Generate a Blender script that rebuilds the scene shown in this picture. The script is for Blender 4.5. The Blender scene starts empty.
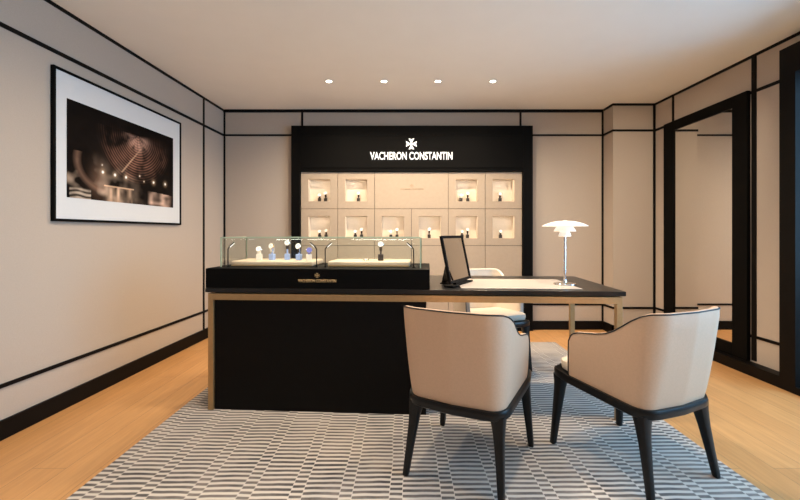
import bpy, bmesh, math, random
from mathutils import Vector, Matrix
random.seed(7)
PI = math.pi
COL = bpy.context.scene.collection
H_CAM = 1.12; CEIL = 2.54

# ---------------------------------------------------------------- materials
def new_mat(name):
    m = bpy.data.materials.new(name); m.use_nodes = True
    return m, m.node_tree.nodes, m.node_tree.links, m.node_tree.nodes['Principled BSDF']
def mat(name, col, rough=.5, metal=0, noise=0, nscale=60, bump=0, spec=None, emis=None, estr=0, sheen=0):
    m, N, L, b = new_mat(name)
    b.inputs['Base Color'].default_value = (*col, 1)
    b.inputs['Roughness'].default_value = rough
    b.inputs['Metallic'].default_value = metal
    if spec is not None: b.inputs['Specular IOR Level'].default_value = spec
    if sheen: b.inputs['Sheen Weight'].default_value = sheen
    if emis:
        b.inputs['Emission Color'].default_value = (*emis, 1); b.inputs['Emission Strength'].default_value = estr
    if noise or bump:
        tc = N.new('ShaderNodeTexCoord'); n = N.new('ShaderNodeTexNoise')
        n.inputs['Scale'].default_value = nscale; n.inputs['Detail'].default_value = 4
        L.new(tc.outputs['Object'], n.inputs['Vector'])
        if noise:
            r = N.new('ShaderNodeValToRGB'); e = r.color_ramp.elements
            e[0].position = .3; e[1].position = .7
            e[0].color = (*[c*(1-noise) for c in col], 1); e[1].color = (*[min(1, c*(1+noise)) for c in col], 1)
            L.new(n.outputs['Fac'], r.inputs['Fac']); L.new(r.outputs['Color'], b.inputs['Base Color'])
        if bump:
            bp = N.new('ShaderNodeBump'); bp.inputs['Strength'].default_value = bump; bp.inputs['Distance'].default_value = .004
            L.new(n.outputs['Fac'], bp.inputs['Height']); L.new(bp.outputs['Normal'], b.inputs['Normal'])
    return m
def glass_mat(name, tint, gl=.08, edge=.5):
    m = bpy.data.materials.new(name); m.use_nodes = True
    N, L = m.node_tree.nodes, m.node_tree.links; N.clear()
    o = N.new('ShaderNodeOutputMaterial'); t = N.new('ShaderNodeBsdfTransparent'); g = N.new('ShaderNodeBsdfGlossy')
    t.inputs['Color'].default_value = (*tint, 1); g.inputs['Roughness'].default_value = .02
    lw = N.new('ShaderNodeLayerWeight'); lw.inputs['Blend'].default_value = .25
    mp = N.new('ShaderNodeMapRange'); mp.inputs['To Min'].default_value = gl; mp.inputs['To Max'].default_value = edge
    mx = N.new('ShaderNodeMixShader')
    L.new(lw.outputs['Fresnel'], mp.inputs['Value']); L.new(mp.outputs['Result'], mx.inputs['Fac'])
    L.new(t.outputs[0], mx.inputs[1]); L.new(g.outputs[0], mx.inputs[2]); L.new(mx.outputs[0], o.inputs[0])
    return m

M = {}
M['wall'] = mat('wall_fabric', (.47, .395, .33), .85, noise=.03, nscale=180, bump=.15)
M['ceiling'] = mat('ceiling_paint', (.92, .91, .87), .9, noise=.01, nscale=5)
M['black'] = mat('black_trim', (.0045, .0035, .003), .5, spec=.12, noise=.1, nscale=30)
M['black_lacquer'] = mat('black_lacquer', (.0035, .0032, .003), .55, spec=.06, noise=.1, nscale=20)
M['desk_top'] = mat('desk_top', (.009, .008, .0075), .3, spec=.4, noise=.15, nscale=25)
M['brass'] = mat('brass', (.50, .33, .16), .42, .75, noise=.06, nscale=40)
M['panel'] = mat('cabinet_panel', (.40, .315, .235), .6, noise=.03, nscale=30)
M['niche'] = mat('niche_lining', (.66, .56, .45), .7, noise=.02, nscale=40)
M['seam'] = mat('seam', (.06, .04, .03), .8, noise=.1)
M['leather'] = mat('cream_leather', (.66, .445, .305), .48, noise=.03, nscale=120, bump=.08)
M['leather_light'] = mat('ivory_leather', (.62, .53, .43), .5, noise=.03, nscale=120, bump=.08)
M['chair_wood'] = mat('dark_stained_wood', (.006, .0055, .0055), .33, spec=.3, noise=.25, nscale=40)
M['piping'] = mat('dark_piping', (.012, .009, .008), .6, noise=.1)
M['mat'] = mat('mat_leather', (.42, .355, .30), .45, noise=.02, nscale=150, bump=.05)
M['white'] = mat('white_enamel', (.88, .86, .82), .35, noise=.01)
M['opal'] = mat('opal_glass', (.85, .83, .79), .3, noise=.01, emis=(1, .93, .82), estr=.30)
M['chrome'] = mat('chrome', (.8, .8, .8), .12, 1, noise=.02)
M['steel'] = mat('watch_steel', (.75, .73, .7), .2, 1, noise=.02)
M['gold'] = mat('watch_gold', (.8, .55, .28), .25, 1, noise=.02)
M['letters'] = mat('sign_letters', (.9, .9, .88), .4, noise=.01, emis=(1, .98, .94), estr=.75)
M['letters_gold'] = mat('gold_letters', (.62, .42, .2), .35, .6, noise=.05)
M['letters_dim'] = mat('etched_letters', (.36, .25, .16), .5, .2, noise=.05)
M['paper'] = mat('mount_board', (.66, .67, .68), .8, noise=.01)
M['tray'] = mat('tray_leather', (.62, .48, .35), .6, noise=.03)
M['glass'] = glass_mat('case_glass', (.97, .99, .98), .02, .30)
M['glass_edge'] = mat('glass_edge', (.36, .46, .34), .3, noise=.1, nscale=30)
M['window_glass'] = glass_mat('window_glass', (.80, .92, .98), .04, .5)
M['mirror'] = mat('mirror_silver', (.90, .885, .86), .015, 1, noise=.004)
M['led'] = mat('led', (1, 1, 1), .5, emis=(1, .96, .9), estr=2.0, noise=.01)
M['down'] = mat('downlight_lens', (1, 1, 1), .5, emis=(1, .9, .75), estr=16, noise=.01)
M['blue'] = mat('blue_block', (.30, .40, .68), .35, noise=.1)
M['darkblock'] = mat('dark_block', (.03, .022, .018), .4, noise=.2)
M['strap_dark'] = mat('dark_strap', (.03, .02, .015), .6, noise=.2)
M['strap_pale'] = mat('pale_strap', (.75, .68, .6), .6, noise=.05)
M['strap_violet'] = mat('violet_strap', (.22, .18, .5), .5, noise=.1)
M['dial_white'] = mat('dial_white', (.85, .82, .77), .4, noise=.02)
M['dial_dark'] = mat('dial_dark', (.05, .045, .05), .3, noise=.1)
M['dial_blue'] = mat('dial_blue', (.15, .15, .45), .3, noise=.1)
M['pave'] = mat('pavement', (.45, .52, .58), .8, noise=.1, nscale=4)
M['facade'] = mat('street_facade', (.16, .34, .42), .6, noise=.5, nscale=1.2)

def floor_material():
    m, N, L, b = new_mat('oak_planks')
    tc = N.new('ShaderNodeTexCoord'); sx = N.new('ShaderNodeSeparateXYZ'); cb = N.new('ShaderNodeCombineXYZ')
    L.new(tc.outputs['Object'], sx.inputs[0]); L.new(sx.outputs['Y'], cb.inputs['X']); L.new(sx.outputs['X'], cb.inputs['Y'])
    br = N.new('ShaderNodeTexBrick'); L.new(cb.outputs[0], br.inputs['Vector'])
    br.inputs['Scale'].default_value = 1; br.inputs['Brick Width'].default_value = 1.9; br.inputs['Row Height'].default_value = .16
    br.inputs['Mortar Size'].default_value = .0012; br.inputs['Mortar Smooth'].default_value = .3
    br.inputs['Color1'].default_value = (.56, .285, .105, 1); br.inputs['Color2'].default_value = (.63, .335, .130, 1)
    br.inputs['Mortar'].default_value = (.26, .15, .07, 1); br.offset = .37
    mp = N.new('ShaderNodeMapping'); mp.inputs['Scale'].default_value = (14, 1.1, 1); L.new(tc.outputs['Object'], mp.inputs['Vector'])
    n = N.new('ShaderNodeTexNoise'); n.inputs['Scale'].default_value = 3; n.inputs['Detail'].default_value = 6; n.inputs['Distortion'].default_value = .6
    L.new(mp.outputs[0], n.inputs['Vector'])
    rp = N.new('ShaderNodeValToRGB'); rp.color_ramp.elements[0].position = .35; rp.color_ramp.elements[1].position = .7
    rp.color_ramp.elements[0].color = (.78, .74, .70, 1); rp.color_ramp.elements[1].color = (1.1, 1.1, 1.1, 1)
    L.new(n.outputs['Fac'], rp.inputs['Fac'])
    mx = N.new('ShaderNodeMix'); mx.data_type = 'RGBA'; mx.blend_type = 'MULTIPLY'; mx.inputs['Factor'].default_value = .45
    L.new(br.outputs['Color'], mx.inputs['A']); L.new(rp.outputs['Color'], mx.inputs['B']); L.new(mx.outputs['Result'], b.inputs['Base Color'])
    b.inputs['Roughness'].default_value = .42
    return m
M['floor'] = floor_material()

def rug_material():
    m, N, L, b = new_mat('striped_rug')
    tc = N.new('ShaderNodeTexCoord'); s = N.new('ShaderNodeSeparateXYZ'); L.new(tc.outputs['Object'], s.inputs[0])
    def mth(op, a, c=None, d=None):
        q = N.new('ShaderNodeMath'); q.operation = op
        for k, v in enumerate((a, c, d)):
            if v is None: continue
            if isinstance(v, (int, float)): q.inputs[k].default_value = v
            else: L.new(v, q.inputs[k])
        return q.outputs[0]
    X, Y = s.outputs['X'], s.outputs['Y']
    # irregular columns: two interleaved grids
    wob = N.new('ShaderNodeTexNoise'); wob.inputs['Scale'].default_value = 1.1; L.new(tc.outputs['Object'], wob.inputs['Vector'])
    xs = mth('ADD', X, mth('MULTIPLY', mth('SUBTRACT', wob.outputs['Fac'], .5), .05))
    c1 = mth('FLOOR', mth('DIVIDE', xs, .215)); c2 = mth('FLOOR', mth('DIVIDE', mth('ADD', xs, .055), .215))
    off = mth('MULTIPLY', mth('ADD', c1, c2), .37)
    per = .0345
    wv = N.new('ShaderNodeTexNoise'); wv.inputs['Scale'].default_value = 6; L.new(tc.outputs['Object'], wv.inputs['Vector'])
    yy = mth('ADD', mth('ADD', mth('DIVIDE', Y, per), off), mth('MULTIPLY', wv.outputs['Fac'], .5))
    fr = mth('FRACT', yy)
    tri = mth('ABSOLUTE', mth('SUBTRACT', fr, .5))
    st = N.new('ShaderNodeMapRange'); st.interpolation_type = 'SMOOTHSTEP'; L.new(tri, st.inputs['Value'])
    st.inputs['From Min'].default_value = .19; st.inputs['From Max'].default_value = .29
    def edge(o, p_):
        f = mth('FRACT', mth('DIVIDE', mth('ADD', xs, o), p_)); return mth('GREATER_THAN', f, .012)
    stv = mth('MULTIPLY', mth('MULTIPLY', st.outputs[0], edge(0, .215)), edge(.055, .215))
    # wear: dark bands fade in patches
    wn = N.new('ShaderNodeTexNoise'); wn.inputs['Scale'].default_value = 2.4; wn.inputs['Detail'].default_value = 7; wn.inputs['Roughness'].default_value = .7
    L.new(tc.outputs['Object'], wn.inputs['Vector'])
    wr = N.new('ShaderNodeMapRange'); L.new(wn.outputs['Fac'], wr.inputs['Value'])
    wr.inputs['From Min'].default_value = .36; wr.inputs['From Max'].default_value = .64
    dark = N.new('ShaderNodeMix'); dark.data_type = 'RGBA'; L.new(wr.outputs[0], dark.inputs['Factor'])
    dark.inputs['A'].default_value = (.035, .029, .027, 1); dark.inputs['B'].default_value = (.25, .205, .175, 1)
    mx = N.new('ShaderNodeMix'); mx.data_type = 'RGBA'; L.new(stv, mx.inputs['Factor'])
    mx.inputs['A'].default_value = (.60, .53, .46, 1); L.new(dark.outputs['Result'], mx.inputs['B'])
    L.new(mx.outputs['Result'], b.inputs['Base Color']); b.inputs['Roughness'].default_value = .9
    b.inputs['Sheen Weight'].default_value = .2
    bp = N.new('ShaderNodeBump'); bp.inputs['Strength'].default_value = .3; bp.inputs['Distance'].default_value = .004; bp.invert = True
    L.new(st.outputs[0], bp.inputs['Height']); L.new(bp.outputs['Normal'], b.inputs['Normal'])
    return m
M['rug'] = rug_material()

# ---------------------------------------------------------------- mesh helpers
class MB:
    def __init__(s): s.v = []; s.f = []; s.mi = []
    def add(s, vs, fs, mi=0):
        k = len(s.v); s.v += [tuple(v) for v in vs]
        for f in fs: s.f.append([i+k for i in f]); s.mi.append(mi)
    def box(s, x0, x1, y0, y1, z0, z1, mi=0, T=None):
        vs = [Vector((x, y, z)) for z in (z0, z1) for y in (y0, y1) for x in (x0, x1)]
        if T is not None: vs = [T @ v for v in vs]
        s.add(vs, [(0,2,3,1),(4,5,7,6),(0,1,5,4),(2,6,7,3),(0,4,6,2),(1,3,7,5)], mi); return s
    def prism(s, pts, z0, z1, mi=0):
        n = len(pts)
        vs = [(x, y, z0) for x, y in pts] + [(x, y, z1) for x, y in pts]
        s.add(vs, [tuple(range(n))[::-1], tuple(range(n, 2*n))] + [(i, (i+1) % n, n+(i+1) % n, n+i) for i in range(n)], mi); return s
    def tube(s, pts, r, n=10, mi=0, cap=True):
        pts = [Vector(p) for p in pts]; rs = r if isinstance(r, (list, tuple)) else [r]*len(pts)
        up = None; vs = []
        for i, p in enumerate(pts):
            d = (pts[min(i+1, len(pts)-1)]-pts[max(i-1, 0)]).normalized()
            if up is None: up = Vector((0, 0, 1)) if abs(d.z) < .9 else Vector((0, 1, 0))
            a = d.cross(up)
            a.normalize(); bb = a.cross(d).normalized(); up = bb
            for k in range(n):
                t = 2*PI*k/n; vs.append(p+(a*math.cos(t)+bb*math.sin(t))*rs[i])
        fs = [(i*n+k, i*n+(k+1) % n, (i+1)*n+(k+1) % n, (i+1)*n+k) for i in range(len(pts)-1) for k in range(n)]
        if cap: fs += [tuple(range(n))[::-1], tuple(range((len(pts)-1)*n, len(pts)*n))]
        s.add(vs, fs, mi); return s
    def lathe(s, prof, n=40, mi=0, T=None, cap=False):
        vs = []
        for r, z in prof:
            for k in range(n):
                t = 2*PI*k/n; v = Vector((r*math.cos(t), r*math.sin(t), z)); vs.append(T @ v if T is not None else v)
        fs = [(i*n+k, i*n+(k+1) % n, (i+1)*n+(k+1) % n, (i+1)*n+k) for i in range(len(prof)-1) for k in range(n)]
        if cap: fs += [tuple(range(n))[::-1], tuple(range((len(prof)-1)*n, len(prof)*n))]
        s.add(vs, fs, mi); return s
    def build(s, name, mats, parent=None, smooth=False, bevel=0, seg=2, sub=0):
        me = bpy.data.meshes.new(name); me.from_pydata(s.v, [], s.f)
        if not isinstance(mats, (list, tuple)): mats = [mats]
        for m in mats: me.materials.append(m)
        for p, mi in zip(me.polygons, s.mi): p.material_index = mi
        bm = bmesh.new(); bm.from_mesh(me); bmesh.ops.recalc_face_normals(bm, faces=bm.faces)
        if bevel:
            bmesh.ops.bevel(bm, geom=[e for e in bm.edges if len(e.link_faces) == 2 and e.calc_face_angle(0) > .6], offset=bevel, segments=seg, affect='EDGES', profile=.5)
        bm.to_mesh(me); bm.free()
        if smooth:
            for p in me.polygons: p.use_smooth = True
            me.set_sharp_from_angle(angle=math.radians(40))
        o = bpy.data.objects.new(name, me); COL.objects.link(o)
        if parent is not None: o.parent = parent
        if sub:
            md = o.modifiers.new('Subdivision', 'SUBSURF'); md.levels = sub; md.render_levels = sub
        return o

def tag(o, label=None, cat=None, group=None, kind=None):
    if label: o['label'] = label
    if cat: o['category'] = cat
    if group: o['group'] = group
    if kind: o['kind'] = kind
    return o
def thing(name, loc, rz=0, label=None, cat=None, group=None):
    o = bpy.data.objects.new(name, None); COL.objects.link(o); o.location = loc; o.rotation_euler = (0, 0, rz)
    o.empty_display_size = .05
    return tag(o, label, cat, group)
def struct(o, label=None, cat=None):
    o['kind'] = 'structure'; return tag(o, label, cat)
def copy_tree(o, parent=None):
    c = o.copy(); COL.objects.link(c); c.parent = parent
    for ch in list(o.children): copy_tree(ch, c)
    return c
def text_mesh(txt, width, height, depth, font_w=1.0):
    cu = bpy.data.curves.new('lettering', 'FONT'); cu.body = txt; cu.size = 1; cu.extrude = 0; cu.offset = .012
    cu.resolution_u = 4
    ob = bpy.data.objects.new('lettering', cu); COL.objects.link(ob)
    bpy.context.view_layer.update()
    me = bpy.data.meshes.new_from_object(ob.evaluated_get(bpy.context.evaluated_depsgraph_get()))
    bpy.data.objects.remove(ob)
    xs = [v.co.x for v in me.vertices]; ys = [v.co.y for v in me.vertices]
    x0, x1, y0, y1 = min(xs), max(xs), min(ys), max(ys)
    bm = bmesh.new(); bm.from_mesh(me)
    bmesh.ops.remove_doubles(bm, verts=bm.verts, dist=1e-5)
    r = bmesh.ops.extrude_face_region(bm, geom=bm.faces[:])
    for v in [g for g in r['geom'] if isinstance(g, bmesh.types.BMVert)]: v.co.z += 1
    # to x: width, z: height, facing -y
    for v in bm.verts:
        x = (v.co.x-x0)/(x1-x0)-.5; y = (v.co.y-y0)/(y1-y0); z = v.co.z
        v.co = (x*width, -z*depth, y*height)
    bmesh.ops.recalc_face_normals(bm, faces=bm.faces)
    bm.to_mesh(me); bm.free()
    return me
def lettering(name, txt, width, height, depth, loc, m, parent):
    me = text_mesh(txt, width, height, depth); me.materials.clear(); me.materials.append(m)
    o = bpy.data.objects.new(name, me); COL.objects.link(o); o.parent = parent; o.location = loc; return o
def cross_emblem(name, size, depth, loc, m, parent):
    mb = MB(); R = size/2
    for k in range(4):
        a = k*PI/2; ca, sa = math.cos(a), math.sin(a)
        # flared arm with a notch, tip up
        pts = [(-.10*R, .10*R), (-.16*R, .34*R), (-.52*R, .86*R), (-.20*R, .84*R), (0, .66*R), (.20*R, .84*R), (.52*R, .86*R), (.16*R, .34*R), (.10*R, .10*R)]
        pts = [(-x, y*1.14) for x, y in pts]
        P = [(x*ca-y*sa, x*sa+y*ca) for x, y in pts]; n = len(P)
        vs = [(x, 0, z) for x, z in P]+[(x, -depth, z) for x, z in P]
        left = [0, 1, 2, 3, 4]; fs = []
        for base in (0, n):
            fs += [(base+0, base+1, base+7, base+8), (base+1, base+2, base+3, base+4), (base+1, base+4, base+7), (base+4, base+5, base+6, base+7)]
        fs += [(i, (i+1) % n, n+(i+1) % n, n+i) for i in range(n)]
        mb.add(vs, fs)
    mb.box(-.14*R, .14*R, -depth*1.2, 0, -.14*R, .14*R)
    mb.lathe([(.16*R, 0), (.16*R, depth*1.4)], 12, T=Matrix.Rotation(PI/2, 4, 'X'), cap=True)
    o = mb.build(name, m, parent); o.location = loc; return o

# ---------------------------------------------------------------- room
def XL(y): return -2.2605+.0406*y
def XR(y): return 2.8613-.0196*y
YB = 4.62; YF = -2.2
struct(MB().box(-2.7, 3.3, YF-.15, 4.9, -.1, 0).build('floor', M['floor']), 'warm oak plank floor', 'floor')
struct(MB().box(-2.7, 3.3, YF-.15, 4.9, CEIL, CEIL+.1).build('ceiling', M['ceiling']), 'plain warm white ceiling', 'ceiling')
struct(MB().prism([(XL(YF), YF), (XL(YB+.1), YB+.1), (XL(YB)-.2, YB+.1), (XL(YF)-.2, YF)], 0, CEIL).build('wall_left', M['wall']), 'grey beige fabric wall on the left', 'wall')
CX0, CX1 = -1.271, 1.476           # watch cabinet, let into the back wall
CT = 2.335
w = MB(); w.box(XL(YB), CX0, YB, YB+.15, 0, CEIL); w.box(CX1, 2.95, YB, YB+.15, 0, CEIL); w.box(CX0, CX1, YB, YB+.15, CT, CEIL)
struct(w.build('wall_back', M['wall']), 'beige panelled wall behind the desk', 'wall')
YC = 4.405; XC = 2.313
struct(MB().prism([(XC, YC), (XR(YC), YC), (XR(YB), YB), (XC, YB)], 0, CEIL).build('wall_column', M['wall']), 'beige boxed pier in the back right corner', 'wall')
YW0, YW1 = -.9, 2.765              # shop window in the right wall
w = MB(); w.prism([(XR(YC), YC), (XR(2.79), 2.79), (XR(2.79)+.2, 2.79), (XR(YC)+.2, YC)], 0, CEIL)
w.prism([(XR(2.79), 2.79), (XR(YW0), YW0), (XR(YW0)+.2, YW0), (XR(2.79)+.2, 2.79)], 2.43, CEIL)
w.prism([(XR(YW0), YW0), (XR(YF), YF), (XR(YF)+.2, YF), (XR(YW0)+.2, YW0)], 0, CEIL)
struct(w.build('wall_right', M['wall']), 'beige panelled wall on the right', 'wall')
struct(MB().box(-2.7, 3.3, YF-.15, YF, 0, CEIL).build('wall_front', M['wall']), 'plain beige wall behind the viewer', 'wall')

# black trim strips
t = .008
Z2, Z1 = 2.243, .29
def strip_l(mb, y0, y1, z0, z1, th=t):
    mb.prism([(XL(y0), y0), (XL(y1), y1), (XL(y1)+th, y1), (XL(y0)+th, y0)][::-1], z0, z1)
def strip_r(mb, y0, y1, z0, z1, th=t):
    mb.prism([(XR(y0), y0), (XR(y1), y1), (XR(y1)-th, y1), (XR(y0)-th, y0)], z0, z1)
m = MB(); strip_l(m, YF, YB, CEIL-.022, CEIL); strip_l(m, YF, YB, Z2-.012, Z2+.012); strip_l(m, YF, YB, Z1-.011, Z1+.011)
for y in (4.189, 1.0): strip_l(m, y-.012, y+.012, .1, CEIL-.022)
struct(m.build('trim_1', M['black']), 'thin black trim lines on the left wall', 'trim')
m = MB(); strip_l(m, YF, YB, 0, .105, .014); struct(m.build('baseboard_left', M['black']), 'black baseboard along the left wall', 'baseboard')
m = MB()
def strip_b(x0, x1, z0, z1, y=YB): m.box(x0, x1, y-t, y, z0, z1)
strip_b(XL(YB), XC, CEIL-.034, CEIL)
strip_b(XL(YB), CX0, Z2-.010, Z2+.010); strip_b(CX1, XC, Z2-.010, Z2+.010); strip_b(XL(YB), CX0, Z1-.01, Z1+.01); strip_b(CX1, XC, Z1-.01, Z1+.01)
strip_b(XL(YB)+.005, XL(YB)+.022, .1, CEIL-.03); strip_b(XC-.020, XC, .1, CEIL-.03)
for x in (-1.163, 1.356): strip_b(x-.011, x+.011, CT, CEIL-.03)
struct(m.build('trim_2', M['black']), 'thin black trim lines on the back wall', 'trim')
m = MB()
m.box(XC, XR(YC), YC-t, YC, CEIL-.024, CEIL); m.box(XC, XR(YC), YC-t, YC, Z2-.011, Z2+.011); m.box(XC, XR(YC), YC-t, YC, Z1-.011, Z1+.011)
m.box(XC-t, XC, YC-t, YB-t, CEIL-.024, CEIL); m.box(XC-t, XC, YC-t, YB-t, Z2-.011, Z2+.011); m.box(XC-t, XC, YC-t, YB-t, Z1-.011, Z1+.011)
m.box(XR(YC)-.022, XR(YC), YC-t-.004, YC, .1, CEIL-.02)
struct(m.build('trim_3', M['black']), 'thin black trim lines on the corner pier', 'trim')
m = MB()
strip_r(m, YF, YC, CEIL-.022, CEIL); strip_r(m, 2.9, YC, Z2-.012, Z2+.012); strip_r(m, 2.9, YC, Z1-.011, Z1+.011)
strip_r(m, 4.10, 4.125, Z2, CEIL-.02); strip_r(m, 3.165, 3.205, .1, CEIL-.02)
struct(m.build('trim_4', M['black']), 'thin black trim lines on the right wall', 'trim')
m = MB(); m.box(XL(YB), CX0, YB-.014, YB, 0, .1); m.box(CX1, XC, YB-.014, YB, 0, .1)
m.box(XC-.014, XR(YC), YC-.014, YC, 0, .1); m.box(XC-.014, XC, YC-.014, YB-.014, 0, .1)
struct(m.build('baseboard_back', M['black']), 'black baseboard along the back wall and pier', 'baseboard')
m = MB(); m.box(2.712, 2.80, 2.883, YC-.014, 0, .085)
struct(m.build('baseboard_right', M['black']), 'deep black plinth along the right wall', 'baseboard')

# shop window
XG = 2.712
m = MB()
m.box(XG, 2.90, 2.765, 2.883, 0, 2.43); m.box(XG, 2.90, YW0, 2.765, 2.235, 2.43); m.box(XG, 2.90, YW0, 2.765, 0, .05); m.box(XG, 2.90, YW0-.118, YW0, 0, 2.43)
m.box(XG+.02, 2.84, 1.25, 1.32, .05, 2.235)
wf = struct(m.build('window_1', M['black']), 'black framed shop window on the right', 'window')
m = MB(); m.box(2.79, 2.80, YW0, 2.765, .05, 2.235); m.build('glass', M['window_glass'], wf)
struct(MB().box(3.3, 9, -6, 9, -.12, -.02).build('ground_outside', M['pave']), 'pale paving outside the shop window', 'ground')
struct(MB().box(8, 8.3, -6, 16, -.02, 5).build('facade_outside', M['facade']), 'blue grey street front beyond the window', 'building')

# ---------------------------------------------------------------- leaning wall mirror
wm = thing('wall_mirror', (2.764, 3.66, .087), 0, 'tall black framed mirror standing against the right wall', 'mirror')
m = MB(); y0, y1 = 3.215-3.66, 4.245-3.66; zt = 2.262-.087
m.box(-.0, .03, y0, y0+.148, 0, zt); m.box(0, .03, y1-.155, y1, 0, zt); m.box(0, .03, y0+.148, y1-.155, zt-.095, zt); m.box(0, .03, y0+.148, y1-.155, 0, .105)
m.build('frame', M['black_lacquer'], wm, bevel=.003)
MB().box(.012, .03, y0+.143, y1-.15, .1, zt-.09).build('mirror_glass', M['mirror'], wm)

# ---------------------------------------------------------------- watch cabinet
YCF = 4.54; YCP = 4.57
cab = thing('display_cabinet', ((CX0+CX1)/2, YCF, 0), 0, 'tall black framed watch cabinet with lit niches, built into the back wall', 'cabinet')
ox = (CX0+CX1)/2
x0, x1 = CX0-ox, CX1-ox
cx = [-1.167-ox+.4212*i for i in range(7)]
rz = [1.813-.4215*i for i in range(5)]
m = MB()
m.box(x0+.001, cx[0]-.004, 0, .19, 0, CT-.001); m.box(cx[6]+.004, x1-.001, 0, .19, 0, CT-.001); m.box(cx[0]-.004, cx[6]+.004, 0, .19, 1.817, CT-.001); m.box(cx[0]-.004, cx[6]+.004, 0, .19, .0, rz[4]-.004)
m.build('frame', M['black_lacquer'], cab, bevel=.002)
MB().box(cx[0]+.0, cx[6]+.005, -.008, 0, 1.85, 2.225).build('header_panel', M['black_lacquer'], cab, bevel=.004)
MB().box(cx[0]-.003, cx[6]+.003, .155, .18, rz[4]-.003, 1.816).build('backing', M['seam'], cab)
g = .0025; OP = .126; ND = .11
lights = []
def cell(c, r, niche, span=1, occ=1):
    a, b = cx[c]+g, cx[c+span]-g; zt_, zb = rz[r]-g, rz[r+1]+g; yp = YCP-YCF
    mb = MB()
    if niche:
        mx_, mz = (a+b)/2, (zt_+zb)/2; l, rr, bo, to = mx_-OP, mx_+OP, mz-OP, mz+OP
        mb.box(a, l, yp, yp+.018, zb, zt_); mb.box(rr, b, yp, yp+.018, zb, zt_)
        mb.box(l, rr, yp, yp+.018, zb, bo); mb.box(l, rr, yp, yp+.018, to, zt_)
        pn = mb.build('niche_panel', M['panel'], cab)
        nb = MB(); e = .006; yb = yp+ND
        nb.box(l-e, l, yp+.018, yb, bo-e, to+e); nb.box(rr, rr+e, yp+.018, yb, bo-e, to+e)
        nb.box(l, rr, yp+.018, yb, bo-e, bo); nb.box(l, rr, yp+.018, yb, to, to+e); nb.box(l-e, rr+e, yb, yb+e, bo-e, to+e)
        nb.build('niche_lining', M['niche'], pn)
        lights.append((mx_+ox, YCF+yp+.045, to-.008))
        return mx_+ox, bo
    else:
        mb.box(a, b, yp, yp+.018, zb, zt_); mb.build('flat_panel', M['panel'], cab)
NI = {}
for r in range(2):
    for c in range(6):
        if r == 0 and c in (2, 3): continue
        NI[(r, c)] = cell(c, r, True)
cell(2, 0, False, 2)
for r in (2, 3):
    for c in range(6): cell(c, r, False)
tag(lettering('lettering', 'VACHERON CONSTANTIN', .93, .088, .012, (.094-ox, -.008, 1.943), M['letters'], cab), 'white lettering spelling the shop name')
cross_emblem('emblem', .122, .012, (.095-ox, -.008, 2.122), M['letters'], cab)
# small etched mark on the wide flat panel
lettering('etched_lettering', 'VACHERON CONSTANTIN', .27, .018, .002, (.100-ox, .03, 1.606), M['letters_dim'], cab)
cross_emblem('etched_emblem', .04, .002, (.100-ox, .03, 1.655), M['letters_dim'], cab)

# ---------------------------------------------------------------- watches
def make_stand(h, block):
    st = MB(); st.box(-.0175, .0175, -.014, .014, 0, .042)
    st.box(-.006, .006, -.004, .006, .042, h-.016)
    return st
def make_watch(name, loc, h, block, strap, case, dial, label, group, rz=0, openstrap=False, tilt=.25, glabel=None):
    sd = MB(); sd.box(-.0175, .0175, -.014, .014, 0, .042); sd.box(-.0055, .0055, -.003, .007, .042, h-.02)
    so = sd.build('watch_stand', block, bevel=.002); so.location = loc; so.rotation_euler = (0, 0, rz)
    tag(so, glabel, 'watch stand', group.replace('watches', 'watch stands'))
    w = thing('wristwatch', (loc[0], loc[1], loc[2]+h-.022), rz, label, 'watch', group)
    T = Matrix.Rotation(PI/2-tilt, 4, 'X')
    off = Matrix.Translation((0, -.010, 0))
    cs = MB().lathe([(.0, -.004), (.017, -.004), (.0205, -.002), (.0205, .003), (.018, .005)], 28, T=off @ T)
    cs.tube([off @ T @ Vector((.0205, 0, 0)), off @ T @ Vector((.0245, 0, 0))], .0025, 8)
    c = cs.build('case', case, w, smooth=True)
    MB().lathe([(0, .0046), (.0182, .0046)], 28, T=off @ T).build('dial', dial, w)
    hd = MB()
    for a, l in ((.6, .013), (-1.9, .009)):
        Q = off @ T @ Matrix.Rotation(a, 4, 'Z'); hd.box(-.0008, .0008, 0, l, .0047, .0052, T=Q)
    hd.build('hands', M['darkblock'], w)
    rb = MB(); W = .008
    def ribbon(pts, th=.0015):
        n = len(pts); vs = []
        for x, y, z in pts: vs += [(x-W, y, z), (x+W, y, z), (x+W, y+th, z), (x-W, y+th, z)]
        fs = [(i*4+k, i*4+(k+1) % 4, i*4+4+(k+1) % 4, i*4+4+k) for i in range(n-1) for k in range(4)] + [(0, 1, 2, 3), (4*n-1, 4*n-2, 4*n-3, 4*n-4)]
        rb.add(vs, fs)
    if openstrap:
        for sx in (-1, 1):
            W = .006
            ribbon([(sx*.014, -.008, -.008), (sx*.024, -.006, -.004), (sx*.031, -.004, .006), (sx*.034, -.004, .018)])
        W = .008
        ribbon([(0, -.014, -.017), (0, -.011, -.03), (0, -.006, -.042)])
    else:
        ribbon([(0, -.015, -.019), (0, -.013, -.030), (0, -.006, -.042), (0, .004, -.0465), (0, .013, -.040), (0, .017, -.022), (0, .016, -.004), (0, .009, .012), (0, -.002, .019)])
    rb.build('strap', strap, w, smooth=True)
    return w
def nx(px, Y): return (px-403)/400*Y
YN = YCP+.07
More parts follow.
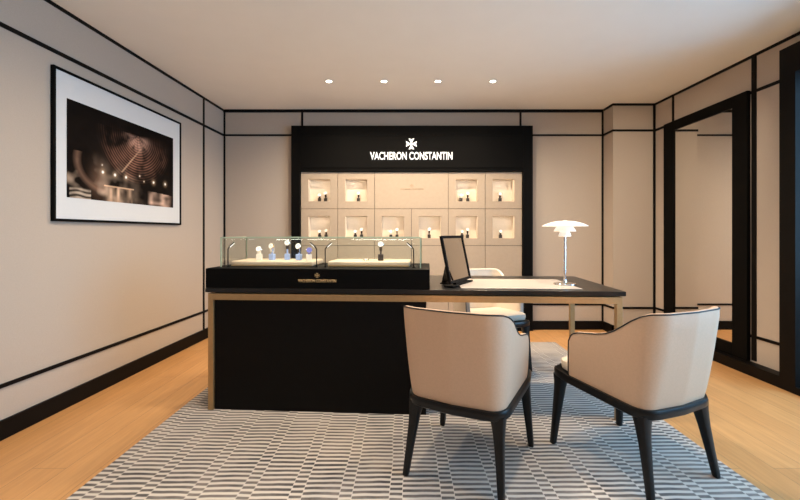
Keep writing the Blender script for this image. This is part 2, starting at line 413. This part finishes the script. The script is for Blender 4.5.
NW = [  # row, col, px, height, open strap, watch label, stand label
 (0,0,319.6,.100,0,'shorter of two watches, in the top left niche','shorter dark stand in the top left niche'),
 (0,0,325.6,.122,0,'taller right-hand watch, in the top left niche','taller dark stand in the top left niche'),
 (0,1,358.4,.120,0,'single watch in the second niche of the top row','only dark stand in the second niche of the top row'),
 (0,4,460.9,.098,1,'watch with spread pale strap in the top row, left of a taller watch','short dark stand in the top row under the spread strap watch'),
 (0,4,467.7,.118,0,'taller watch beside the spread strap watch in the top row','taller dark stand beside the spread strap watch in the top row'),
 (0,5,500.0,.112,0,'single watch in the top right niche','only dark stand in the top right niche'),
 (1,0,319.8,.100,0,'shorter left-hand watch in the leftmost lower niche','shorter dark stand in the leftmost lower niche'),
 (1,0,326.2,.110,0,'right-hand watch in the leftmost lower niche','right-hand dark stand in the leftmost lower niche'),
 (1,1,355.3,.100,0,'shorter watch in the second lower niche','shorter dark stand in the second lower niche'),
 (1,1,361.6,.122,0,'taller watch in the second lower niche','taller dark stand in the second lower niche'),
 (1,2,390.9,.100,1,'watch with spread pale strap in the lower row','dark stand in the lower row under the spread strap watch'),
 (1,2,397.0,.122,0,'taller watch beside the spread strap watch in the lower row','taller dark stand beside the spread strap watch in the lower row'),
 (1,3,429.2,.125,0,'single watch in the fourth lower niche, behind the right end of the glass case','only dark stand in the fourth lower niche'),
 (1,4,462.0,.098,0,'shorter watch in the fifth lower niche','shorter dark stand in the fifth lower niche'),
 (1,4,467.5,.122,0,'taller watch in the fifth lower niche','taller dark stand in the fifth lower niche'),
 (1,5,500.4,.100,0,'single watch in the lower right niche','only dark stand in the lower right niche')]
for r, c, px, h, op, lb, sl in NW:
    make_watch('w', (nx(px, YN), YN, NI[(r, c)][1]+.0003), h, M['darkblock'], M['strap_pale'] if op else M['strap_dark'], M['gold'] if (r+c) % 2 else M['steel'], M['dial_white'], lb, 'watches in the lit niches', openstrap=bool(op), glabel=sl)

# ---------------------------------------------------------------- desk
DR = -math.atan(.062); DX, DY = -1.218, 2.498
DM = Matrix.Translation((DX, DY, 0)) @ Matrix.Rotation(DR, 4, 'Z')
def D(x, y, z=0): v = DM @ Vector((x, y, z)); return (v.x, v.y, v.z)
DW, DD = 2.51, .80
TZ = .775
desk = thing('desk', (DX, DY, 0), DR, 'long black topped desk with brass frame and black pedestal', 'desk')
MB().box(-.012, DW+.014, -.012, DD+.012, .748, TZ).build('desktop', M['desk_top'], desk, bevel=.002)
MB().box(.03, DW-.03, .03, DD-.03, .738, .748).build('shadow_gap', M['black'], desk)
fm = MB(); b = .034
fm.box(0, DW, 0, b, .700, .740); fm.box(0, DW, DD-b, DD, .700, .740); fm.box(0, b, b, DD-b, .700, .740); fm.box(DW-b, DW, b, DD-b, .700, .740)
fm.build('frame', M['brass'], desk, bevel=.0015)
for x, y in ((0, 0), (DW-b, 0), (0, DD-b), (DW-b, DD-b)):
    z0 = .0125
    MB().box(x, x+b, y, y+b, z0, .700).build('leg', M['brass'], desk, bevel=.0015)
MB().box(b+.004, 1.36, .012, .60, .0125, .699).build('pedestal', M['black'], desk, bevel=.002)

# glass display case on the desk
BH = .122
case = thing('display_case', D(-.010, -.010, TZ), DR, 'glass showcase on black base at the left end of the desk', 'display case')
CW, CD = 1.392, .50
MB().box(0, CW, 0, CD, 0.0003, BH).build('base', M['black_lacquer'], case, bevel=.002)
gx0, gx1, gy0, gy1, gz0, gz1 = .042, CW-.055, .10, CD-.03, BH, .314
gt = .006
for nme, bx in (('glass_front', (gx0, gx1, gy0, gy0+gt, gz0, gz1-gt)), ('glass_back', (gx0, gx1, gy1-gt, gy1, gz0, gz1-gt)), ('glass_side', (gx0, gx0+gt, gy0+gt, gy1-gt, gz0, gz1-gt)), ('glass_side', (gx1-gt, gx1, gy0+gt, gy1-gt, gz0, gz1-gt)), ('glass_top', (gx0, gx1, gy0, gy1, gz1-gt, gz1))):
    MB().box(*bx).build(nme, M['glass'], case)
e = MB(); q = .0028
for yy in (gy0, gy1-q*2):
    e.box(gx0-.0005, gx1+.0005, yy-.0005, yy+q*2, gz1-q*2, gz1+.0005)
for xx in (gx0-.0005, gx1-q*2):
    e.box(xx, xx+q*2+.0005, gy0, gy1, gz1-q*2, gz1+.0005)
    e.box(xx, xx+q*2+.0005, gy0-.0005, gy0+q*2, gz0, gz1); e.box(xx, xx+q*2+.0005, gy1-q*2, gy1, gz0, gz1)
e.build('glass_edge', M['glass_edge'], case)
tag(lettering('lettering', 'VACHERON CONSTANTIN', .235, .018, .002, (.705, 0, .040), M['letters_gold'], case), 'small gold lettering on the black base')
cross_emblem('emblem', .030, .002, (.705, 0, .083), M['letters_gold'], case)
CZ = TZ+BH+.0006
def C(x, y): return D(x-.010, y-.010, CZ)
# trays
for nme, a, b2, lb in (('display_tray', .078, .628, 'long cream leather tray in left half of the glass case, carrying five watches'), ('display_tray', .728, 1.265, 'long cream leather tray in right half of the glass case, carrying two watches')):
    tr = thing(nme, D(a-.010, .155, CZ), DR, lb, 'tray', 'trays in the glass case')
    Lx = b2-a
    MB().box(0, Lx, 0, .27, 0, .034).build('cushion', M['tray'], tr, bevel=.010, seg=4, smooth=True)
    # brass lip
    l = MB(); l.box(.004, Lx-.004, -.003, 0, .002, .010); l.build('lip', M['letters_gold'], tr)
TRZ = CZ+.0345
def cw(px, yl, z=0):
    # desk-local x for a picture column at local depth yl
    k = (px-403)/400; c, s = math.cos(DR), math.sin(DR)
    # world x = DX + c x - s y ; world y = DY + s x + c y
    x = (k*(DY+c*yl)-DX+s*yl)/(c-k*s)
    v = D(x, yl); return (v[0], v[1], TRZ)
CW_ = [
 (259.3,.24,.098,'strap_pale','strap_pale','steel','dial_white','white strapped watch, leftmost in the glass case','pale stand of the leftmost watch in the glass case',.1),
 (272.2,.25,.118,'blue','strap_pale','gold','dial_white','pale gold watch second from left in the glass case','blue stand second from left in the glass case',-.3),
 (287.3,.27,.140,'blue','strap_dark','steel','dial_white','tallest watch in the glass case, on a blue stand','tallest blue stand in the glass case',.2),
 (299.0,.24,.118,'blue','strap_dark','steel','dial_white','watch with dark rim right of the tallest one in the glass case','blue stand right of the tallest one in the glass case',-.2),
 (309.0,.22,.092,'strap_pale','strap_violet','steel','dial_blue','violet watch with blue dial at the right end of the left tray','white stand under the violet watch',.4),
 (380.8,.25,.132,'darkblock','strap_dark','steel','dial_white','single upright watch on dark stand above the right tray','dark stand on the right tray of the glass case',0)]
for px, yl, h, bl, sp, cs, dl, lb, sl, rr in CW_:
    make_watch('w', cw(px, yl), h, M[bl], M[sp], M[cs], M[dl], lb, 'watches in the glass case', rz=DR+rr, glabel=sl)
# watch lying flat
p = cw(366, .24)
w = thing('wristwatch', (p[0], p[1], p[2]+.0005), DR, 'pale watch lying flat on the right tray of the glass case', 'watch', 'watches in the glass case')
MB().lathe([(0, .001), (.0205, .001), (.0215, .005), (.018, .011), (0, .0112)], 28).build('case', M['steel'], w, smooth=True)
MB().lathe([(0, .0114), (.017, .0114)], 28).build('dial', M['dial_white'], w)
m = MB(); m.box(-.085, -.019, -.008, .008, .001, .004); m.box(.019, .07, -.008, .008, .001, .004); m.build('strap', M['strap_pale'], w, bevel=.001)
# little lamp posts
for px, dx_, lb in ((228, 1, 'slim dark lamp post at the left end of the glass case, head leaning right'), (316.6, -1, 'slim dark lamp post at case centre with head leaning left'), (325.2, 1, 'slim dark lamp post at case centre with head leaning right'), (413.6, -1, 'slim dark lamp post at the right end of the glass case')):
    p = cw(px, .125)
    lp = thing('case_lamp', (p[0], p[1], CZ), DR, lb, 'lamp', 'lamp posts in the glass case')
    MB().lathe([(0, 0), (.010, 0), (.010, .004), (0, .004)], 16).build('base', M['black'], lp)
    MB().tube([(0, 0, .002), (0, 0, .115), (dx_*.004, 0, .122)], .0036, 10).build('post', M['black'], lp, smooth=True)
    MB().tube([(dx_*.004, 0, .121), (dx_*.018, 0, .138), (dx_*.042, 0, .158)], .0040, 10).build('head', M['black'], lp, smooth=True)
    MB().tube([(dx_*.012, .001, .1265), (dx_*.042, .001, .1535)], .0022, 8).build('led_strip', M['led'], lp)

# tabletop mirror
bl = Vector((.298, 2.476)); br = Vector((.478, 2.795)); dd = (br-bl); Lm = dd.length; ang = math.atan2(dd.y, dd.x)
mid = (bl+br)/2
tm = thing('tabletop_mirror', (mid.x, mid.y, TZ+.0046), ang, 'black framed tilted mirror standing on the desk beside the leather mat', 'mirror')
TL = Matrix.Translation((0, 0, .022)) @ Matrix.Rotation(-.21, 4, 'X')   # local +y is away from the face
fr = MB(); hh = .305; wf_ = .017; th = .018
fr.box(-Lm/2, -Lm/2+wf_, 0, th, 0, hh, T=TL); fr.box(Lm/2-wf_, Lm/2, 0, th, 0, hh, T=TL)
fr.box(-Lm/2+wf_, Lm/2-wf_, 0, th, hh-wf_, hh, T=TL); fr.box(-Lm/2+wf_, Lm/2-wf_, 0, th, 0, wf_, T=TL)
fr.build('frame', M['black'], tm, bevel=.002)
MB().box(-Lm/2+wf_-.001, Lm/2-wf_+.001, .006, th-.002, wf_-.001, hh-wf_+.001, T=TL).build('mirror_glass', M['mirror'], tm)
MB().box(-Lm/2, Lm/2, -.012, .05, 0, .010).build('base', M['black'], tm, bevel=.002)
s_ = MB(); s_.box(-.06, .06, .04, .13, 0, .008); s_.box(-.05, .05, 0, .006, 0, .20, T=Matrix.Translation((0, .118, .004)) @ Matrix.Rotation(.22, 4, 'X')); s_.box(-.10, .10, 0, .022, .008, .03)
s_.build('easel', M['black'], tm)

# leather desk mat
c0 = D(0, 0)
mt = MB().box(0, .728, 0, .50, 0, .004).build('desk_mat', M['mat'], bevel=.0015)
mt.location = D(1.575, .058, TZ+.0003); mt.rotation_euler = (0, 0, DR)
tag(mt, 'large cream leather mat lying on the black desktop', 'desk mat')

# table lamp, three-tier shade
LX, LY = (564.8-403)/400*2.63, 2.63
lp = thing('table_lamp', (LX, LY, TZ+.0045), 0, 'white three-tier table lamp with chrome stem on the desk', 'lamp')
MB().lathe([(0, 0), (.070, 0), (.072, .003), (.070, .007), (.045, .011), (.014, .015), (.012, .030), (.0105, .032), (0, .032)], 48).build('base', M['chrome'], lp, smooth=True)
MB().lathe([(.0078, .015), (.0078, .385)], 20, cap=True).build('stem', M['chrome'], lp, smooth=True)
def shade(name, r0, r1, zt_, zb, pw=2.0):
    pr = []
    n = 12
    for i in range(n+1):
        u = i/n; r = r0+(r1-r0)*u; pr.append((r, zt_-(zt_-zb)*u**pw))
    inn = [(max(r-.002, 0), z-.003) for r, z in pr[::-1]]
    return MB().lathe(pr+[(r1, zb-.002)]+inn, 56).build(name, M['opal'], lp, smooth=True)
shade('top_shade', .016, .143, .417, .384, 2.1)
shade('middle_shade', .030, .069, .386, .350, 2.2)
shade('lower_shade', .020, .039, .352, .318, 2.6)
MB().lathe([(0, .424), (.010, .423), (.016, .419), (.015, .415), (0, .415)], 24).build('finial', M['chrome'], lp, smooth=True)
m = MB()
for k in range(3):
    a = k*2*PI/3+.4; m.tube([(.010*math.cos(a), .010*math.sin(a), .32), (.035*math.cos(a), .035*math.sin(a), .375), (.05*math.cos(a), .05*math.sin(a), .40)], .0015, 6)
m.build('shade_bracket', M['chrome'], lp)

# ---------------------------------------------------------------- chairs
def path(fx, fy, rx, ry, R, n=97):
    # footprint of the shell, from left arm front round the back to right arm front
    A = [Vector((-fx, fy)), Vector((-rx, ry+R))]
    pts = [A[0].lerp(A[1], i/30) for i in range(31)]
    for i in range(1, 25):
        a = PI+PI/2*i/24; ex = .92
        c, s = math.cos(a), math.sin(a)
        pts.append(Vector((-rx+R+R*math.copysign(abs(c)**ex, c), ry+R+R*math.copysign(abs(s)**ex, s))))
    last = pts[-1]
    for i in range(1, 13): pts.append(last.lerp(Vector((0, ry-.010)), i/12))
    full = pts+[Vector((-p.x, p.y)) for p in pts[-2::-1]]
    d = [0]
    for i in range(1, len(full)): d.append(d[-1]+(full[i]-full[i-1]).length)
    out = []; j = 0
    for k in range(n):
        t_ = d[-1]*k/(n-1)
        while j < len(d)-2 and d[j+1] < t_: j += 1
        f = (t_-d[j])/(d[j+1]-d[j]); out.append(full[j].lerp(full[j+1], f))
    return out
def slope(y): return -.045*max(0, min(1, (.26-y)/.52))
def top_h(y):
    K = [(-.29, .770), (-.265, .768), (-.235, .756), (-.20, .732), (-.16, .700), (-.12, .670), (-.08, .650), (-.03, .636), (.03, .626), (.08, .617), (.105, .606), (.122, .590), (.130, .565)]
    if y <= K[0][0]: return K[0][1]
    for (a, ha), (b_, hb) in zip(K, K[1:]):
        if y <= b_: return ha+(hb-ha)*(y-a)/(b_-a)
    return K[-1][1]
def make_chair(shell_mat, seat_mat):
    ch = thing('armchair', (0, 0, 0))
    P = path(.252, .150, .230, -.245, .085); PT = path(.262, .130, .256, -.304, .130); n = len(P); nv = 12; zb = .402
    N2 = []
    for i in range(n):
        tg = (P[min(i+1, n-1)]-P[max(i-1, 0)]).normalized(); N2.append(Vector((tg.y, -tg.x)) if False else Vector((-tg.y, tg.x))*-1)
    # orientation check: outward from centre
    N2 = [(q if q.dot(p-Vector((0, 0))) > 0 else -q) for p, q in zip(P, N2)]
    def pos(i, v, inner):
        q = N2[i]; zt_ = top_h(PT[i].y); z0_ = zb+slope(P[i].y)
        z = z0_+(zt_-z0_)*v; u = min(1, (z-z0_)/.38)
        p = P[i].lerp(PT[i], u**.85)
        th = .040-.012*v if inner else 0
        th += .006*(1-v)**3
        x_ = p.x-q.x*th; y_ = p.y-q.y*th
        return Vector((x_, y_, z))
    mb = MB(); vs = []; idx = {}
    ring = []
    m_ = 2*nv+4
    for i in range(n):
        row = [pos(i, j/nv, False) for j in range(nv+1)]
        o, inn = pos(i, 1, False), pos(i, 1, True)
        row += [o.lerp(inn, .25)+Vector((0, 0, .006)), o.lerp(inn, .6)+Vector((0, 0, .005))]
        row += [pos(i, 1-j/nv, True) for j in range(nv+1)]
        ring.append(row)
    L_ = len(ring[0])
    for r in ring: vs += r
    fs = [(i*L_+k, i*L_+(k+1) % L_, (i+1)*L_+(k+1) % L_, (i+1)*L_+k) for i in range(n-1) for k in range(L_)]
    fs += [tuple(range(L_))[::-1], tuple(range((n-1)*L_, n*L_))]
    mb.add(vs, fs)
    mb.build('backrest', shell_mat, ch, smooth=True)
    # piping along top outer edge and down both arm fronts, and along the foot
    pp = MB()
    line = [pos(0, j/6*.97, False) for j in range(6)]+[pos(i, 1, False)+Vector((0, 0, .002)) for i in range(n)]+[pos(n-1, (5-j)/6*.97, False) for j in range(6)]
    pp.tube(line, .0032, 8)
    pp.build('piping', M['piping'], ch, smooth=True)
    # seat cushion
    def outline(sc, fy, grow=0):
        half = [(-.246-grow, fy-.075), (-.242-grow, fy-.035), (-.222-grow, fy-.010), (-.16, fy+.002+grow), (-.08, fy+.012+grow), (0, fy+.015+grow)]
        front = half+[(-x, y) for x, y in half[-2::-1]]
        back = [((p.x+(q.x*grow)), (p.y+q.y*grow)) for p, q in zip(P[::-3], N2[::-3])]
        return front+back
    fr_ = outline(1, .262)
    o1 = [(x*.955, y*.955-.002) for x, y in fr_]
    sm = MB(); nn = len(o1); layers = [(.93, .405), (.955, .412), (.965, .432), (.955, .450), (.90, .461), (.6, .468), (.2, .470)]
    vs = []
    for sc, z in layers: vs += [((x*sc), (y-.01)*sc, z+slope(y)*.7) for x, y in fr_]
    # keep the back of the seat clear of the shell
    vs2 = []
    for (x, y, z) in vs:
        vs2.append((max(-.225, min(.225, x)) if y < .14 else x, max(y, -.21), z))
    fs = [(i*nn+k, i*nn+(k+1) % nn, (i+1)*nn+(k+1) % nn, (i+1)*nn+k) for i in range(len(layers)-1) for k in range(nn)]
    fs += [tuple(range(nn))[::-1], tuple(range((len(layers)-1)*nn, len(layers)*nn))]
    sm.add(vs2, fs); sm.build('seat', seat_mat, ch, smooth=True)
    # frame: solid slab with rounded rim
    g_ = outline(1, .272, .008)
    fm = MB(); vs = []
    LY = [(.97, .360), (1.0, .366), (1.008, .382), (1.008, .392), (.995, .402)]
    for sc, z in LY: vs += [(x*sc, y*sc, z+slope(y)) for x, y in g_]
    nn = len(g_)
    fs = [(i*nn+k, i*nn+(k+1) % nn, (i+1)*nn+(k+1) % nn, (i+1)*nn+k) for i in range(len(LY)-1) for k in range(nn)]
    fs += [tuple(range(nn))[::-1], tuple(range((len(LY)-1)*nn, len(LY)*nn))]
    fm.add(vs, fs); fm.build('seat_frame', M['chair_wood'], ch, smooth=True)
    # legs
    for (tx, ty), (bx, by) in (((-.215, .228), (-.246, .256)), ((.215, .228), (.246, .256)), ((-.190, -.200), (-.219, -.262)), ((.190, -.200), (.219, -.262))):
        top_ = .372+slope(ty); lg = MB(); vs = []; K = [(.0, .013), (.01, .0145), (.12, .0175), (.22, .0215), (top_-.07, .025), (top_-.035, .029), (top_-.012, .033), (top_, .034)]
        for z, hw in K:
            u = z/top_; cxx = bx+(tx-bx)*u; cyy = by+(ty-by)*u
            for k in range(12):
                a = 2*PI*k/12+PI/12; c, s = math.cos(a), math.sin(a); ex = .55
                vs.append((cxx+hw*1.0*math.copysign(abs(c)**ex, c), cyy+hw*math.copysign(abs(s)**ex, s), z))
        fs = [(i*12+k, i*12+(k+1) % 12, (i+1)*12+(k+1) % 12, (i+1)*12+k) for i in range(len(K)-1) for k in range(12)]
        fs += [tuple(range(12))[::-1], tuple(range((len(K)-1)*12, len(K)*12))]
        lg.add(vs, fs); lg.build('leg', M['chair_wood'], ch, smooth=True)
    return ch
RUGZ = .012
a = make_chair(M['leather'], M['leather_light'])
b_ = copy_tree(a)
c_ = make_chair(M['leather_light'], M['leather_light'])
a.location = (.328, 1.962, RUGZ+.0005); a.rotation_euler = (0, 0, math.radians(-27.5))
tag(a, 'beige leather armchair in front of the desk, left of the two near ones', 'armchair', 'visitor armchairs')
b_.location = (1.117, 1.968, RUGZ+.0005); b_.rotation_euler = (0, 0, math.radians(23))
tag(b_, 'beige leather armchair nearest the shop window, right of the two near ones', 'armchair', 'visitor armchairs')
c_.location = (.715, 3.38, RUGZ+.0005); c_.rotation_euler = (0, 0, math.radians(194))
tag(c_, 'ivory armchair behind the desk, facing it', 'armchair')

# ---------------------------------------------------------------- rug
rg = MB().box(-1.402, 1.54, .75, 4.05, .0005, RUGZ).build('rug', M['rug'], bevel=.003)
tag(rg, 'large grey and cream striped rug under the desk and chairs', 'rug')

# ---------------------------------------------------------------- framed photograph on the left wall
PY0, PY1, PZ0, PZ1 = 2.449, 3.763, 1.190, 2.150
wa = math.atan2(1, .0406)
pic = thing('framed_photograph', (XL(PY0)+.002, PY0, PZ0), wa, 'large black framed photograph of dark machinery on the left wall', 'picture')
# local: +x along the wall (away from the viewer), -y into the room
PL = (PY1-PY0)*math.sqrt(1+.0406**2); PH = PZ1-PZ0; fw = .017
m = MB(); D1 = -.022
m.box(0, fw, D1, 0, 0, PH); m.box(PL-fw, PL, D1, 0, 0, PH); m.box(fw, PL-fw, D1, 0, PH-fw, PH); m.box(fw, PL-fw, D1, 0, 0, fw)
m.build('frame', M['black_lacquer'], pic, bevel=.002)
MB().box(fw-.001, PL-fw+.001, -.014, -.004, fw-.001, PH-fw+.001).build('mount', M['paper'], pic)
# the print: colours computed per vertex
pa, pb = 2.546-PY0, 3.647-PY0; za, zb_ = 1.345-PZ0, 1.977-PZ0
def sm(a, b, x):
    t_ = max(0, min(1, (x-a)/(b-a))); return t_*t_*(3-2*t_)
def hsh(i, j): 
    v = math.sin(i*127.1+j*311.7)*43758.5453; return v-math.floor(v)
def vn(x, y):
    i, j = math.floor(x), math.floor(y); f, g2 = x-i, y-j; f = f*f*(3-2*f); g2 = g2*g2*(3-2*g2)
    return (hsh(i, j)*(1-f)+hsh(i+1, j)*f)*(1-g2)+(hsh(i, j+1)*(1-f)+hsh(i+1, j+1)*f)*g2
def fbm(x, y): return .5*vn(x, y)+.3*vn(2*x+5, 2*y)+.2*vn(4.3*x, 4.3*y+9)
def paint(u, v):
    # u 0..1 left to right, v 0..1 bottom to top, w/h = 1.74
    x = u*1.74; y = v
    n = fbm(u*7, v*5); c = Vector((.007, .005, .004))*(.5+1.4*n)
    # turned metal drum: concentric rings
    rx, ry = x-1.02, y-.86; r = math.hypot(rx, ry*1.05); a = math.atan2(ry, rx)
    if r < .68:
        k = sm(.68, .55, r)*sm(.1, -.5, ry/(r+.01)-.1)*sm(.25, .75, fbm(a*2.2+7, r*5))*1.5
        li = .5+.5*math.sin(r*2*PI/.034); hot = sm(-.35, -1.3, a+.0) if a < 0 else .2
        c += Vector((.20, .095, .062))*k*(.12+.9*li**2)*(.35+.8*math.exp(-((a+1.75)/.75)**2))
        c += Vector((.42, .25, .19))*k*math.exp(-((r-.12)/.09)**2)*.5
    # slanted arm
    d = abs((x-.78)*.72-(y-.40)*.69)
    if .36 < y < .78: c += Vector((.42, .28, .18))*sm(.016, .003, d)*sm(.8, .5, y)*.8
    # brown disc on the left
    d2 = math.hypot(x-.52, (y-.42)*1.3)
    if abs(d2-.40) < .06 and x < .5 and y < .5: c += Vector((.16, .09, .06))*(1-abs(d2-.40)/.06)*.8
    c += Vector((.10, .055, .035))*math.exp(-((x-.40)**2/.012+(y-.22)**2/.03))
    # bright fittings low down
    if n > .52: c += Vector((.25, .18, .13))*(n-.52)*6*sm(.55, .1, y)*sm(1.3, .2, x)
    s1 = .5+.5*math.sin(y*130+3*vn(x*8, 1))
    if .03 < x < .30 and y < .12: c += Vector((.45, .36, .28))*s1*sm(.12, .09, y)*(.4+vn(x*14, y*30))
    if .48 < x < .95:
        c += Vector((.62, .40, .25))*sm(.012, .0, abs(y-.175))*1.1
        if y < .17: c += Vector((.60, .40, .27))*vn(x*26, y*9)*vn(x*9, 4)*1.3*sm(.48, .56, x)*sm(.95, .85, x)
    if x > 1.18 and y < .19-.05*(x-1.18):
        c += Vector((.60, .40, .30))*(.1+1.1*vn(x*12, y*10)*vn(x*5+3, y*25)*1.6)*sm(1.18, 1.3, x)*sm(1.74, 1.5, x)
    # small lamps
    for lx, ly, lr in LAMPS:
        q = math.hypot(x-lx, y-ly)
        c += Vector((1, .93, .82))*sm(lr, lr*.55, q)+Vector((.3, .2, .12))*math.exp(-(q/(lr*1.6))**2)
    return [max(0, min(1, k)) for k in c]
LAMPS = []
for qx, qy in ((182, 318), (224, 328), (262, 336), (357, 354), (397, 360)):
    px = 50+qx/3.452; py = 80+qy/3.452; Yq = 2.245/((403-px)/400+.0406); zq = 1.12+(232.5-py)*Yq/400
    LAMPS.append((((Yq-PY0-pa)/(pb-pa))*1.74, (zq-PZ0-za)/(zb_-za), .021))
LAMPS.append((1.05, .36, .010)); LAMPS.append((1.13, .30, .009)); LAMPS.append((.45, .40, .008))
nxg, nzg = 261, 151
me = bpy.data.meshes.new('print')
vs = [(pa+(pb-pa)*i/(nxg-1), -.0155, za+(zb_-za)*j/(nzg-1)) for j in range(nzg) for i in range(nxg)]
fs = [(j*nxg+i, j*nxg+i+1, (j+1)*nxg+i+1, (j+1)*nxg+i) for j in range(nzg-1) for i in range(nxg-1)]
me.from_pydata(vs, [], fs)
ca = me.color_attributes.new('ink', 'FLOAT_COLOR', 'POINT')
for j in range(nzg):
    for i in range(nxg):
        ca.data[j*nxg+i].color = (*paint(i/(nxg-1), j/(nzg-1)), 1)
pm, N, L, bs = new_mat('print_ink'); at = N.new('ShaderNodeAttribute'); at.attribute_name = 'ink'; L.new(at.outputs['Color'], bs.inputs['Base Color']); bs.inputs['Roughness'].default_value = .7; bs.inputs['Specular IOR Level'].default_value = .03
me.materials.append(pm); o = bpy.data.objects.new('print', me); COL.objects.link(o); o.parent = pic

# ---------------------------------------------------------------- ceiling downlights
def add_light(kind, name, loc, energy, color, **kw):
    l = bpy.data.lights.new(name, kind); l.energy = energy; l.color = color
    for k, v in kw.items(): setattr(l, k, v)
    o = bpy.data.objects.new(name, l); COL.objects.link(o); o.location = loc; return o
WARM = (1, .82, .61)
spots = [(-.694, 3.75), (-.178, 3.75), (.328, 3.75), (.843, 3.75)]
back = [(-1.0, 2.25), (-.05, 2.25), (.95, 2.25), (2.0, 2.25), (-1.2, .4), (-.2, .4), (.9, .4), (2.0, .4)]  # rows added out of view to light chairs, walls and pier
order = ['leftmost', 'second from left', 'third from left', 'rightmost']
protoD = None
for i, (x, y) in enumerate(spots+back):
    if protoD is None:
        d = thing('ceiling_light', (x, y, CEIL-.0005)); protoD = d
        MB().lathe([(.026, -.001), (.040, -.001), (.041, -.003), (.040, -.005), (.030, -.006), (.026, -.003)], 32).build('rim', M['white'], d, smooth=True)
        MB().lathe([(0, -.003), (.026, -.003)], 32).build('lens', M['down'], d)
    else:
        d = copy_tree(protoD); d.location = (x, y, CEIL-.0005)
    if i < 4: tag(d, 'small round recessed ceiling light, %s in the row of four' % order[i], 'ceiling light', 'recessed ceiling lights')
    else: tag(d, 'small round ceiling light added out of view over the front of the shop', 'ceiling light', 'added lights over the shop front')
    dl = add_light('SPOT', 'downlight_lamp', (x, y, CEIL-.02), 88 if i < 4 else (70 if i < 7 else (95 if i == 7 else (7 if i < 10 else 14))), WARM, spot_size=math.radians(66 if i == 7 else 165), spot_blend=1.0, shadow_soft_size=.05)
    if i == 7: dl.location.z = CEIL-.03; dl.rotation_euler = (Vector((2.45, 4.4, 1.35))-Vector((x, y, CEIL))).to_track_quat('-Z', 'Y').to_euler()        # added unseen spot, aimed to brighten the corner pier

# frosted globes added unseen behind the viewer to brighten the ceiling
for i, (x, y) in enumerate(((-.1, -.3), (1.3, -.3))):
    pd = thing('fill_globe', (x, y, 2.02), 0, 'unseen frosted globe added over the shop front as fill light', 'lamp', 'added fill globes')
    MB().lathe([(.16*math.sin(PI*k/16), -.16*math.cos(PI*k/16)) for k in range(17)], 32).build('globe', M['opal'], pd, smooth=True)
    MB().tube([(0, 0, .16), (0, 0, CEIL-2.02)], .006).build('rod', M['black'], pd)
    add_light('POINT', 'fill_globe_light', (x, y, 2.02), 62, (1, .87, .72), shadow_soft_size=.175)
# niche spots
for x, y, z in lights:
    s = add_light('AREA', 'niche_strip', (x, y-.030, z+.004), .24, (1, .87, .70), shape='RECTANGLE', size=.21, size_y=.008)
    s.rotation_euler = (math.radians(12), 0, 0)
# glass case LED
for x0_, x1_ in ((.10, .64), (.73, 1.27)):
    p = D((x0_+x1_)/2, .13, CZ+.165)
    s = add_light('AREA', 'case_led', p, .32, (1, .93, .84), shape='RECTANGLE', size=.5, size_y=.01); s.rotation_euler = (math.radians(38), 0, DR)
# lamp bulb
add_light('POINT', 'lamp_bulb', (LX, LY, TZ+.30), 2.5, (1, .84, .64), shadow_soft_size=.02)
# daylight from the street side
s = add_light('AREA', 'daylight', (3.6, .8, 1.6), 215, (.50, .74, 1.0), shape='RECTANGLE', size=3.2, size_y=2.2)
s.rotation_euler = (math.radians(66), 0, math.radians(90))

wd = bpy.data.worlds.new('World'); bpy.context.scene.world = wd; wd.use_nodes = True
bg = wd.node_tree.nodes['Background']; bg.inputs[0].default_value = (.42, .66, .85, 1); bg.inputs[1].default_value = 1.1

# ---------------------------------------------------------------- camera
cd = bpy.data.cameras.new('camera'); cam = bpy.data.objects.new('camera', cd); COL.objects.link(cam)
cam.location = (0, 0, H_CAM); cam.rotation_euler = (PI/2, 0, 0)
cd.sensor_width = 36; cd.lens = 18.0; cd.shift_x = -3/800; cd.shift_y = -17.5/800; cd.clip_start = .02
sc = bpy.context.scene; sc.camera = cam
sc.view_settings.view_transform = 'Standard'; sc.view_settings.look = 'None'; sc.view_settings.gamma = 1
sc.view_settings.use_curve_mapping = False; sc.view_settings.exposure = .2
